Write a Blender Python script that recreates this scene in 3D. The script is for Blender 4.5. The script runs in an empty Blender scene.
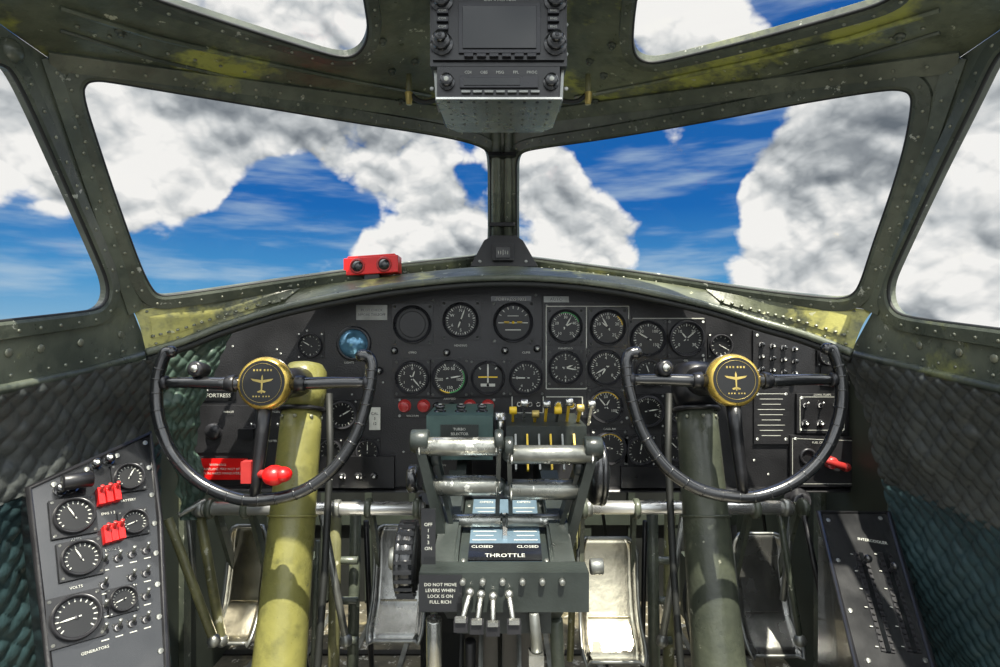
import bpy, math, random
from mathutils import Vector, Matrix, noise
from mathutils.geometry import tessellate_polygon
random.seed(7)
F=600.0; H=0.8; CAM=Vector((0,0,H)); XM=0.005
def P(px,py,d): return Vector(((px-500)/F*d, d, H+(333-py)/F*d))
def mir(v): return Vector((2*XM-v.x,v.y,v.z))
def lin(c):
    return tuple(((x/255)/12.92 if x/255<=.04045 else ((x/255+.055)/1.055)**2.4) for x in c)
# ------------------------------------------------------------------ materials
def newmat(name):
    m=bpy.data.materials.new(name); m.use_nodes=True
    nt=m.node_tree; b=nt.nodes['Principled BSDF']; return m,nt,b
def mat(name,col,rough=.5,metal=0,var=.25,scale=12,bump=.0,bscale=200,spec=.5,emit=None,coat=0):
    m,nt,b=newmat(name); c=lin(col)
    tc=nt.nodes.new('ShaderNodeTexCoord')
    n=nt.nodes.new('ShaderNodeTexNoise'); n.inputs['Scale'].default_value=scale; n.inputs['Detail'].default_value=4
    nt.links.new(tc.outputs['Object'],n.inputs['Vector'])
    r=nt.nodes.new('ShaderNodeValToRGB')
    r.color_ramp.elements[0].position=.3; r.color_ramp.elements[1].position=.7
    r.color_ramp.elements[0].color=(*[x*(1-var) for x in c],1)
    r.color_ramp.elements[1].color=(*[min(1,x*(1+var)) for x in c],1)
    nt.links.new(n.outputs['Fac'],r.inputs['Fac']); nt.links.new(r.outputs['Color'],b.inputs['Base Color'])
    b.inputs['Roughness'].default_value=rough; b.inputs['Metallic'].default_value=metal
    b.inputs['Specular IOR Level'].default_value=spec; b.inputs['Coat Weight'].default_value=coat
    mr=nt.nodes.new('ShaderNodeMapRange'); mr.inputs['To Min'].default_value=max(.03,rough-.12); mr.inputs['To Max'].default_value=min(1,rough+.12)
    nt.links.new(n.outputs['Fac'],mr.inputs['Value']); nt.links.new(mr.outputs['Result'],b.inputs['Roughness'])
    if bump>0:
        n2=nt.nodes.new('ShaderNodeTexNoise'); n2.inputs['Scale'].default_value=bscale; n2.inputs['Detail'].default_value=2
        nt.links.new(tc.outputs['Object'],n2.inputs['Vector'])
        bp=nt.nodes.new('ShaderNodeBump'); bp.inputs['Strength'].default_value=bump; bp.inputs['Distance'].default_value=.002
        nt.links.new(n2.outputs['Fac'],bp.inputs['Height']); nt.links.new(bp.outputs['Normal'],b.inputs['Normal'])
    return m
def worn(name,base,dark,patch,chip,rough=.45,pt=.6,ct=.66,metal=0.0):
    m,nt,b=newmat(name); L=nt.links.new
    tc=nt.nodes.new('ShaderNodeTexCoord')
    def nz(s,d=6,off=0):
        mp=nt.nodes.new('ShaderNodeMapping'); mp.inputs['Location'].default_value=(off,off*.7,off*.3)
        L(tc.outputs['Object'],mp.inputs['Vector'])
        n=nt.nodes.new('ShaderNodeTexNoise'); n.inputs['Scale'].default_value=s; n.inputs['Detail'].default_value=d; n.inputs['Roughness'].default_value=.65
        L(mp.outputs['Vector'],n.inputs['Vector']); return n.outputs['Fac']
    def ramp(v,a,bb):
        r=nt.nodes.new('ShaderNodeMapRange'); r.inputs['From Min'].default_value=a; r.inputs['From Max'].default_value=bb
        L(v,r.inputs['Value']); return r.outputs['Result']
    def mix(f,a,bb):
        x=nt.nodes.new('ShaderNodeMix'); x.data_type='RGBA'; L(f,x.inputs['Factor'])
        for i,v in ((6,a),(7,bb)):
            if isinstance(v,tuple): x.inputs[i].default_value=(*lin(v),1)
            else: L(v,x.inputs[i])
        return x.outputs[2]
    c=mix(ramp(nz(7,4),.35,.65),dark,base)
    c=mix(ramp(nz(4.5,6,5),pt,pt+.07),c,patch)
    ch=ramp(nz(42,5,11),ct,ct+.02)
    c=mix(ch,c,chip)
    dk=ramp(nz(26,6,23),.52,.68); c=mix(dk,c,dark)
    L(c,b.inputs['Base Color'])
    rr=nt.nodes.new('ShaderNodeMapRange'); rr.inputs['To Min'].default_value=max(.05,rough-.18); rr.inputs['To Max'].default_value=rough+.18
    nn_=nz(22,4,3)
    L(nn_,rr.inputs['Value']); L(rr.outputs['Result'],b.inputs['Roughness'])
    b.inputs['Metallic'].default_value=metal
    bp=nt.nodes.new('ShaderNodeBump'); bp.inputs['Strength'].default_value=.5; bp.inputs['Distance'].default_value=.004
    L(nn_,bp.inputs['Height']); L(bp.outputs['Normal'],b.inputs['Normal'])
    return m
M={}
M['frame']=worn('frame_olive_paint',(112,117,102),(74,80,71),(138,141,90),(176,178,164),.32,.60,.66)
M['roof']=worn('roof_olive_paint_sun_patches',(114,119,98),(70,76,62),(166,168,84),(180,182,160),.34,.53,.66)  # yellow-green primer patches, spread wider to paint sunlight into the ceiling colour
M['deck']=worn('deck_olive_paint',(104,108,84),(68,72,56),(176,172,100),(190,190,156),.38,.52,.64)
M['beam']=worn('beam_dark_olive',(96,101,88),(60,66,58),(122,126,88),(166,168,156),.32,.62,.65)
M['rivet']=mat('rivet_metal',(140,142,126),.33,.5,.3,30)
M['seal']=mat('rubber_seal',(26,28,26),.6)
M['black']=mat('black_crackle',(33,33,35),.4,0,.4,14,.35,350)
M['black2']=mat('black_satin',(25,25,27),.32,0,.35,20,.1,200)
M['bakelite']=mat('bakelite_black',(25,26,28),.22,0,.2,20,0,1,.7,None,.4)
M['face']=mat('gauge_face',(12,13,15),.4,0,.1)
M['bezel']=mat('gauge_bezel',(46,46,49),.3,.3,.2,30)
M['white']=mat('white_marking',(186,187,178),.6,0,.15,60)
M['yellow']=mat('yellow_marking',(222,186,46),.45,0,.15)
M['green']=mat('green_marking',(60,150,80),.5,0,.1)
M['red']=mat('red_paint',(208,22,22),.32,0,.2,20)
M['redd']=mat('dark_red_knob',(158,46,44),.35,0,.18,20)
M['gold']=mat('gold_trim',(178,158,92),.36,.5,.3,60)
M['golds']=mat('hub_brass',(196,168,84),.26,.7,.35,40)
M['alu']=mat('worn_aluminium',(190,190,184),.26,.9,.3,18,.15,120)
M['alud']=mat('dull_aluminium',(134,136,132),.38,.7,.35,22,.15,120)
M['chrome']=mat('polished_steel',(222,222,220),.28,.85,.12,10)
M['pedal']=mat('pedal_metal_sunlit',(200,192,168),.22,.95,.35,12,.3,50)  # warmer, lighter copy with sunlight put into the pedal colour
M['pedal2']=mat('pedal_metal_dull_unlit',(140,140,136),.26,.88,.4,12,.3,50)  # duller grey copy, shade put into the colour for pedals out of sun
M['olive']=worn('column_olive_sunlit',(130,127,70),(98,97,56),(114,114,72),(70,72,52),.32,.62,.66)  # yellower copy of the column paint, sunlight put into its colour
M['oliveg']=worn('column_grey_olive_unlit',(80,84,70),(54,58,50),(110,108,72),(150,150,134),.32,.62,.66)  # greyer copy of the column paint, shade put into its colour
M['linkage']=worn('linkage_olive',(132,130,90),(94,94,66),(150,146,98),(180,180,160),.36,.6,.62)
M['teal']=mat('teal_grey_paint',(62,84,80),.4,0,.3,16,.15,120)
M['ped']=mat('pedestal_green_black',(43,48,46),.32,0,.4,14,.2,160)
M['grip']=worn('throttle_grip_metal',(164,165,158),(106,108,103),(54,58,55),(206,206,198),.28,.52,.6,.75)
M['plate']=mat('blue_grey_placard',(98,118,132),.3,.3,.15,20)
M['glassblue']=mat('blue_lens',(96,142,170),.1,.6,.5,30,0,1,.8)
M['screen']=mat('dark_screen',(14,16,18),.12,0,.1)
M['qdark']=mat('quilt_charcoal',(66,69,67),.36,0,.35,10,.5,120)
M['qteal']=mat('quilt_teal',(43,61,64),.36,0,.4,9,.5,120)
M['qgreen']=mat('quilt_green',(66,84,74),.42,0,.35,16,.3,160)
M['wall']=mat('cockpit_wall_paint',(44,50,42),.6,0,.4,8)
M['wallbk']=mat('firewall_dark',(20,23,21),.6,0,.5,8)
M['floor']=worn('floor_panel_paint',(110,104,86),(54,52,46),(128,120,92),(176,174,164),.4,.55,.6)
gm=bpy.data.materials.new('window_glass'); gm.use_nodes=True; nt=gm.node_tree
for n in list(nt.nodes):
    if n.type!='OUTPUT_MATERIAL': nt.nodes.remove(n)
out=[n for n in nt.nodes if n.type=='OUTPUT_MATERIAL'][0]
tr=nt.nodes.new('ShaderNodeBsdfTransparent'); gl=nt.nodes.new('ShaderNodeBsdfGlossy'); gl.inputs['Roughness'].default_value=.02
mx=nt.nodes.new('ShaderNodeMixShader'); mx.inputs[0].default_value=.015
nt.links.new(tr.outputs[0],mx.inputs[1]); nt.links.new(gl.outputs[0],mx.inputs[2]); nt.links.new(mx.outputs[0],out.inputs['Surface'])
M['glass']=gm
# ------------------------------------------------------------------ mesh builder
def basis(ax):
    ax=ax.normalized(); t=Vector((0,0,1)) if abs(ax.z)<.9 else Vector((1,0,0))
    u=t.cross(ax).normalized(); return u,ax.cross(u),ax
_tc={}
def textmesh(s):
    if s in _tc: return _tc[s]
    cu=bpy.data.curves.new('t','FONT'); cu.body=s; cu.size=1; cu.align_x='CENTER'; cu.align_y='CENTER'; cu.resolution_u=2
    o=bpy.data.objects.new('t',cu); bpy.context.scene.collection.objects.link(o)
    dg=bpy.context.evaluated_depsgraph_get(); me=bpy.data.meshes.new_from_object(o.evaluated_get(dg))
    r=([v.co.copy() for v in me.vertices],[tuple(p.vertices) for p in me.polygons])
    bpy.data.objects.remove(o); bpy.data.curves.remove(cu); bpy.data.meshes.remove(me)
    _tc[s]=r; return r
class MB:
    def __init__(s): s.v=[];s.f=[];s.m=[];s.sm=[];s.mats=[]
    def add(s,vs,fs,m,smooth=False):
        if m not in s.mats: s.mats.append(m)
        k=s.mats.index(m); o=len(s.v); s.v+= [tuple(v) for v in vs]
        for f in fs: s.f.append(tuple(i+o for i in f)); s.m.append(k); s.sm.append(smooth)
    def obox(s,c,X,Y,Z,m):
        c=Vector(c); vs=[c+X*a+Y*b+Z*d for a in(-1,1) for b in(-1,1) for d in(-1,1)]
        s.add(vs,[(0,1,3,2),(4,6,7,5),(0,4,5,1),(2,3,7,6),(0,2,6,4),(1,5,7,3)],m)
    def box(s,c,size,m): s.obox(c,Vector((size[0]/2,0,0)),Vector((0,size[1]/2,0)),Vector((0,0,size[2]/2)),m)
    def beam(s,p0,p1,w,t,m,side=Vector((1,0,0))):
        a=(p1-p0); n=a.normalized(); X=(side-n*side.dot(n)).normalized(); Y=n.cross(X)
        s.obox((p0+p1)/2,X*w/2,Y*t/2,a/2,m)
    def lathe(s,c,ax,prof,m,seg=20,smooth=True,capend=True,sx=1):
        u,v,w=basis(ax); c=Vector(c); vs=[];fs=[]
        for r,h in prof:
            for i in range(seg):
                a=2*math.pi*i/seg; vs.append(c+w*h+u*(r*math.cos(a)*sx)+v*(r*math.sin(a)))
        for j in range(len(prof)-1):
            for i in range(seg):
                i2=(i+1)%seg; fs.append((j*seg+i,j*seg+i2,(j+1)*seg+i2,(j+1)*seg+i))
        if capend:
            fs.append(tuple(range((len(prof)-1)*seg,len(prof)*seg))); fs.append(tuple(range(seg-1,-1,-1)))
        s.add(vs,fs,m,smooth)
    def cyl(s,p0,p1,r,m,r1=None,seg=16):
        a=p1-p0; L=a.length; r1=r if r1 is None else r1; e=min(r,r1)*.12
        s.lathe(p0,a,[(r-e,0),(r,e),(r1,L-e),(r1-e,L)],m,seg)
    def tube(s,pts,r,m,seg=10,closed=False,taper=None):
        n=len(pts); vs=[];fs=[]; u=None
        for i,p in enumerate(pts):
            if closed: t=(pts[(i+1)%n]-pts[i-1])
            else: t=pts[min(i+1,n-1)]-pts[max(i-1,0)]
            t.normalize()
            if u is None: u,_,_=basis(t)
            u=(u-t*u.dot(t)).normalized(); v=t.cross(u); rr=r if not taper else r*taper(i/(n-1))
            for k in range(seg):
                a=2*math.pi*k/seg; vs.append(p+u*rr*math.cos(a)+v*rr*math.sin(a))
        for i in range(n if closed else n-1):
            j=(i+1)%n
            for k in range(seg):
                k2=(k+1)%seg; fs.append((i*seg+k,i*seg+k2,j*seg+k2,j*seg+k))
        if not closed:
            fs.append(tuple(range(seg-1,-1,-1))); fs.append(tuple(range((n-1)*seg,n*seg)))
        s.add(vs,fs,m,True)
    def torus(s,c,ax,R,r,m,n=28,seg=8):
        u,v,w=basis(ax); c=Vector(c)
        s.tube([c+u*R*math.cos(2*math.pi*i/n)+v*R*math.sin(2*math.pi*i/n) for i in range(n)],r,m,seg,True)
    def ball(s,c,r,m,seg=16,sc=1):
        s.lathe(c,Vector((0,0,1)),[(max(r*math.cos(a),1e-5),r*sc*math.sin(a)) for a in [math.pi*(k/8-.5) for k in range(9)]],m,seg,True,False)
    def rivet(s,c,n,r=.003):
        s.lathe(c,n,[(r,-.0005),(r*.85,r*.4),(r*.35,r*.62)],M['rivet'],7)
    def sheet(s,outer,holes,ext,m):
        loops=[outer]+holes; tri=tessellate_polygon(loops); flat=[p for l in loops for p in l]; N=len(flat)
        vs=flat+[p+ext for p in flat]; fs=[tuple(t) for t in tri]+[tuple(i+N for i in reversed(t)) for t in tri]
        o=0
        for l in loops:
            k=len(l)
            for i in range(k): j=(i+1)%k; fs.append((o+i,o+j,o+j+N,o+i+N))
            o+=k
        s.add(vs,fs,m)
    def text(s,st,c,right,up,size,m,lift=None):
        vs,fs=textmesh(st)
        s.add([Vector(c)+right*v.x*size+up*v.y*size for v in vs],fs,m)
    def quad(s,c,X,Y,m): s.add([c-X-Y,c+X-Y,c+X+Y,c-X+Y],[(0,1,2,3)],m)
    def build(s,name,bevel=0,parent=None,recalc=True):
        me=bpy.data.meshes.new(name); me.from_pydata(s.v,[],s.f)
        for m in s.mats: me.materials.append(m)
        for i,p in enumerate(me.polygons): p.material_index=s.m[i]; p.use_smooth=s.sm[i]
        me.update()
        if recalc:
            import bmesh
            b=bmesh.new(); b.from_mesh(me); bmesh.ops.recalc_face_normals(b,faces=b.faces); b.to_mesh(me); b.free()
        o=bpy.data.objects.new(name,me); bpy.context.scene.collection.objects.link(o)
        if bevel:
            md=o.modifiers.new('bevel','BEVEL'); md.width=bevel; md.segments=2; md.limit_method='ANGLE'; md.angle_limit=math.radians(50)
        if parent: o.parent=parent
        return o
def chaikin(pts,it=2):
    for _ in range(it):
        q=[]; n=len(pts)
        for i in range(n): a=pts[i]; b=pts[(i+1)%n]; q+= [a*.75+b*.25,a*.25+b*.75]
        pts=q
    return pts
def arc(pts,n=6):
    out=[]; k=len(pts)
    for i in range(k-1):
        p0=pts[max(i-1,0)];p1=pts[i];p2=pts[i+1];p3=pts[min(i+2,k-1)]
        for j in range(n):
            t=j/n
            out.append(.5*((2*p1)+(p2-p0)*t+(2*p0-5*p1+4*p2-p3)*t*t+(3*p1-p0-3*p2+p3)*t**3))
    out.append(pts[-1]); return out
def resample(pts,step,closed=False):
    q=list(pts)+([pts[0]] if closed else []); out=[]; acc=step/2
    for a,b in zip(q,q[1:]):
        L=(b-a).length
        while acc<=L and L>0: out.append(a+(b-a)*(acc/L)); acc+=step
        acc-=L
    return out
class Pl:
    def __init__(s,a,b,c):
        s.o=a; s.n=(b-a).cross(c-a).normalized()
        if s.n.dot(CAM-a)<0: s.n=-s.n
    def hit(s,px,py):
        d=Vector(((px-500)/F,1,(333-py)/F)); return CAM+d*(s.n.dot(s.o-CAM)/s.n.dot(d))
    def pts(s,l): return [s.hit(*p) for p in l]
# ------------------------------------------------------------------ shell planes
A=P(500,118,1.27); B=P(500,268,1.46); C=P(133,310,.98)
A.x=B.x=XM
wl=Pl(A,B,C); D=wl.hit(48,57)
E=P(0,322,.732)
sl=Pl(C,D,E)
Fp=Vector((XM,.80,H+.50)); rl=Pl(A,D,Fp)
wr=Pl(A,B,mir(C)); sr=Pl(mir(C),mir(D),mir(E)); rr=Pl(A,mir(D),Fp)
ed=rl.n.cross(sl.n).normalized()
if ed.y>0: ed=-ed
YE=.585
Db=D+ed*((D.y-YE)/-ed.y)
cd=(Fp-A); Cb=A+cd*((A.y-YE)/-cd.y)
hw_l=[(80,93),(84,81),(94,78),(108,79),(160,88),(250,103),(350,120),(440,134),(474,142),(488,149),(491,160),(491,200),(491,245),(487,254),(470,257),(400,264),(300,277),(220,289),(170,296),(158,296),(150,289),(138,265),(113,195),(93,135)]
hw_r=[(516,175),(516,159),(521,151),(535,147),(600,138),(700,121),(800,101),(880,88),(902,87),(913,92),(914,106),(907,145),(894,190),(875,243),(862,284),(854,295),(842,299),(825,298),(760,291),(650,274),(540,259),(520,257),(516,248)]
hs_l=[(-110,34),(-40,52),(2,62),(12,70),(30,105),(60,172),(100,262),(108,284),(107,300),(98,310),(80,313),(0,322),(-110,335)]
hs_r=[(1110,28),(1050,40),(1008,46),(996,56),(975,100),(935,180),(897,262),(888,284),(889,302),(897,314),(915,319),(1000,330),(1110,344)]
hr_l=[(128,-40),(132,-18),(145,-5),(170,4),(240,27),(310,49),(338,57),(355,56),(366,45),(370,28),(366,0),(356,-60),(346,-90),(320,-102),(120,-102),(112,-70)]
hr_r=[(632,20),(631,45),(636,58),(650,63),(670,60),(760,38),(850,13),(885,2),(900,-10),(902,-40),(906,-75),(890,-102),(680,-102),(655,-90),(645,-60),(636,-10)]
def mkframe(mb,pl,outer,hole,m,th=.012):
    h=chaikin(pl.pts(hole),2); mb.sheet(outer,[h],-pl.n*th,m); return h
def offset(h,n,w):
    cen=sum(h,Vector())/len(h); N=len(h)
    sd=[((h[(i+1)%N]-h[i-1]).cross(n)).normalized() for i in range(N)]
    sgn=sum(sd[i].dot(h[i]-cen) for i in range(N)); sgn=1 if sgn>0 else -1
    return [h[i]+sd[i]*sgn*w for i in range(N)]
def window(idx,h,n,w=.022,step=.034):
    mb=MB(); N=len(h)
    mb.add([p-n*.008 for p in h],[tuple(t) for t in tessellate_polygon([h])],M['glass'])
    sec=[(-.001,-.011),(-.001,.004),(.003,.006),(w-.002,.006),(w,.0)]
    loops=[[p+n*z for p in offset(h,n,o)] for o,z in sec]
    vs=[p for l in loops for p in l]; fs=[]
    for j in range(len(sec)-1):
        for i in range(N): k=(i+1)%N; fs.append((j*N+i,j*N+k,(j+1)*N+k,(j+1)*N+i))
    mb.add(vs,fs,M['beam'])
    mb.tube([p+n*.001 for p in offset(h,n,-.001)],.003,M['seal'],6,True)
    for p in resample(offset(h,n,w*.55),step,True): mb.rivet(p+n*.006,n,.0027)
    return mb.build('window_%d'%idx,recalc=False)
mb=MB()
bot_l=[wl.hit(500,266),wl.hit(350,281),wl.hit(220,298)]; bot_r=[wr.hit(500,266),wr.hit(650,281),wr.hit(780,296)]
h1=mkframe(mb,wl,[A,D,C]+bot_l[::-1],hw_l,M['frame']); h2=mkframe(mb,wr,[A,mir(D),mir(C)]+bot_r[::-1],hw_r,M['frame'])
for s_,pl,pr,ps in ((0,wl,rl,sl),(1,wr,rr,sr)):
    a=A; d=mir(D) if s_ else D; c=mir(C) if s_ else C
    n=(pl.n+ps.n).normalized(); mb.beam(d+n*.002,c+n*.002,.026,.014,M['frame'],(c-d).cross(n))
    nn=(pl.n+pr.n).normalized(); mb.beam(a+nn*.004,d+nn*.004,.028,.016,M['frame'],(a-d).cross(nn))
    for p in resample([d,c],.035): mb.rivet(p+n*.009,n,.0027)
    for p in resample([a,d],.038): mb.rivet(p+nn*.012,nn,.0027)
pt=A+Vector((0,-.012,.0)); pb=B+Vector((0,-.012,.0))
mb.beam(pt+Vector((0,0,.02)),pb,.062,.02,M['frame'])
mb.cyl(pt+Vector((-.014,-.018,.02)),pb+Vector((-.014,-.018,0)),.011,M['frame'])
mb.cyl(pt+Vector((.013,-.016,.02)),pb+Vector((.013,-.016,0)),.010,M['frame'])
mb.cyl(pt+Vector((.028,-.012,.02)),pb+Vector((.028,-.012,0)),.004,M['alu'])
for t in (.25,.7):
    q=pt.lerp(pb,t); mb.box(q+Vector((0,-.02,0)),(.058,.03,.008),M['black2'])
mb.build('windshield_frame',.001)
mb=MB()
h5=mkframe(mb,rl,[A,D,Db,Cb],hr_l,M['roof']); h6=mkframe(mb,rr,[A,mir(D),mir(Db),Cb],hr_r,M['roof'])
mb.beam(A+Vector((0,0,-.012)),Cb+Vector((0,0,-.012)),.07,.012,M['beam'])
for s_ in (-1,1):
    for t in (.25,.45,.6): mb.rivet(A.lerp(Cb,t)+Vector((s_*.028,0,-.019)),Vector((0,0,-1)),.004)
for pl,l in ((rl,[(60,20),(150,48),(250,72),(350,93),(430,108)]),(rr,[(940,22),(850,50),(750,74),(650,96),(575,110)])):
    q=pl.pts(l)
    for p in resample(q,.036): mb.rivet(p+pl.n*.001,pl.n,.0027)
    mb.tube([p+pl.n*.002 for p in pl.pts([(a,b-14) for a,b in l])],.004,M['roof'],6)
    mb.tube([p+pl.n*.001 for p in pl.pts([(a,b+9) for a,b in l])],.003,M['beam'],6)
for pl,lst in ((rl,[(382,40),(392,70),(400,100),(415,60),(120,30)]),(rr,[(612,44),(604,74),(596,100),(590,60),(900,35)])):
    for p in pl.pts(lst):
        mb.lathe(p,pl.n,[(.007,0),(.007,.003),(.004,.004),(.004,.008),(.002,.009)],M['beam'],8)
for x,s_ in ((409,1),(588,-1)):
    a=P(x,92,1.0); mb.cyl(a+Vector((0,0,.03)),a,.005,M['linkage']); mb.cyl(a,a+Vector((.0,0,-.02)),.007,M['gold'],.005)
    mb.tube(arc([a,a+Vector((s_*.02,0,-.015)),a+Vector((s_*.05,.0,-.01)),a+Vector((s_*.09,0,.02))]),.004,M['seal'],6)
mb.build('ceiling',.001)
def sidewall(pl,c,d,db,hole,low,s_):
    mb=MB(); h=mkframe(mb,pl,[c,d,db]+pl.pts(low),hole,M['frame'])
    lowp=pl.pts(low)
    mb.tube([p+pl.n*.004 for p in lowp],.007,M['beam'],8)
    for p in resample(lowp,.03): mb.rivet(p+pl.n*.001+Vector((0,0,.015)),pl.n,.0027)
    x=.70*s_+XM
    mb.box((x,.72,.37),(.014,2.1,.76),M['wall'])
    for yy in (.55,.8,1.05,1.3): mb.box((x-s_*.012,yy,.35),(.012,.03,.70),M['beam'])
    return mb,h
mbl,h3=sidewall(sl,C,D,Db,hs_l,[(-500,450),(-100,403),(0,389),(80,372),(150,352)],-1)
mbr,h4=sidewall(sr,mir(C),mir(D),mir(Db),hs_r,[(1500,450),(1100,405),(1000,388),(925,370),(850,352)],1)
for mbx,l in ((mbl,[(8,352),(40,348),(80,342),(120,334)]),(mbr,[(995,358),(960,352),(920,345),(880,338)])):
    pl=sl if mbx is mbl else sr
    for p in pl.pts(l):
        mbx.lathe(p,pl.n,[(.006,0),(.006,.002),(.003,.003)],M['rivet'],8)
p=sl.hit(8,50); mbl.lathe(p,sl.n,[(.014,0),(.014,.008),(.009,.014),(.004,.016)],M['beam'],16)
mbl.build('wall_left',.001); mbr.build('wall_right',.001)
window(1,h1,wl.n); window(2,h2,wr.n); window(3,h3,sl.n); window(4,h4,sr.n); window(5,h5,rl.n,.018); window(6,h6,rr.n,.018)
mb=MB(); mb.box((0,.95,-.01),(1.5,1.9,.02),M['floor'])
for i in range(-5,6): mb.box((i*.12,.95,.003),(.012,1.8,.006),M['alud'])
for yy in (.9,1.2,1.5): mb.box((0,yy,.002),(1.4,.02,.005),M['black2'])
mb.build('floor')
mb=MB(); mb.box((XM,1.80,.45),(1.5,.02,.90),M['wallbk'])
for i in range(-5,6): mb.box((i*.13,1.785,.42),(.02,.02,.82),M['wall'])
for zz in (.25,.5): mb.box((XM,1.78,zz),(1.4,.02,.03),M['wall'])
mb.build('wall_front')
# ------------------------------------------------------------------ glareshield
hood_px=[(146,352,.985),(185,340,1.03),(230,323,1.07),(300,303,1.11),(400,285,1.12),(500,277,1.12),(600,283,1.12),(700,303,1.11),(760,321,1.08),(805,334,1.04),(852,352,.985)]
hood=arc([P(*p) for p in hood_px],8)
back=arc([C,wl.hit(220,298),wl.hit(300,287),wl.hit(400,275),(B+Vector((0,0,.004))),wr.hit(600,275),wr.hit(700,287),wr.hit(780,298),mir(C)],10)
def samp(l,t):
    x=t*(len(l)-1); i=min(int(x),len(l)-2); return l[i].lerp(l[i+1],x-i)
mb=MB(); NU=90; NV=8; vs=[];fs=[]
for i in range(NU+1):
    t=i/NU; a=samp(hood,t); b=samp(back,t)
    for j in range(NV+1):
        s=j/NV; p=a.lerp(b,s); p.z+=.010*math.sin(math.pi*s); vs.append(p)
for i in range(NU):
    for j in range(NV): k=i*(NV+1)+j; fs.append((k,k+1,k+NV+2,k+NV+1))
mb.add(vs,fs,M['deck'],True)
mb.tube(hood,.0065,M['frame'],8)
mb.tube([p+Vector((0,.004,-.012)) for p in hood],.006,M['seal'],8)
for p in resample([samp(hood,t/60).lerp(samp(back,t/60),.10)+Vector((0,0,.003)) for t in range(61)],.035): mb.rivet(p,Vector((0,-.6,.8)),.0028)
for p in resample([samp(hood,t/60).lerp(samp(back,t/60),.86)+Vector((0,0,.005)) for t in range(61)],.035): mb.rivet(p,Vector((0,-.6,.8)),.0028)
for t0,t1 in ((.03,.27),(.74,.97)):
    vs=[];fs=[]; K=14
    for i in range(K+1):
        t=t0+(t1-t0)*i/K
        for s in (.16,.62): 
            p=samp(hood,t).lerp(samp(back,t),s); p.z+=.010*math.sin(math.pi*s)+.003; p.y-=.003; vs.append(p)
    for i in range(K): fs.append((2*i,2*i+1,2*i+3,2*i+2))
    mb.add(vs,fs,M['deck'],True)
    for i in range(0,K+1): mb.rivet(vs[2*i]+Vector((0,0,.004)),Vector((0,-.5,.9)),.0035)
mb.build('glareshield',recalc=False)
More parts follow.
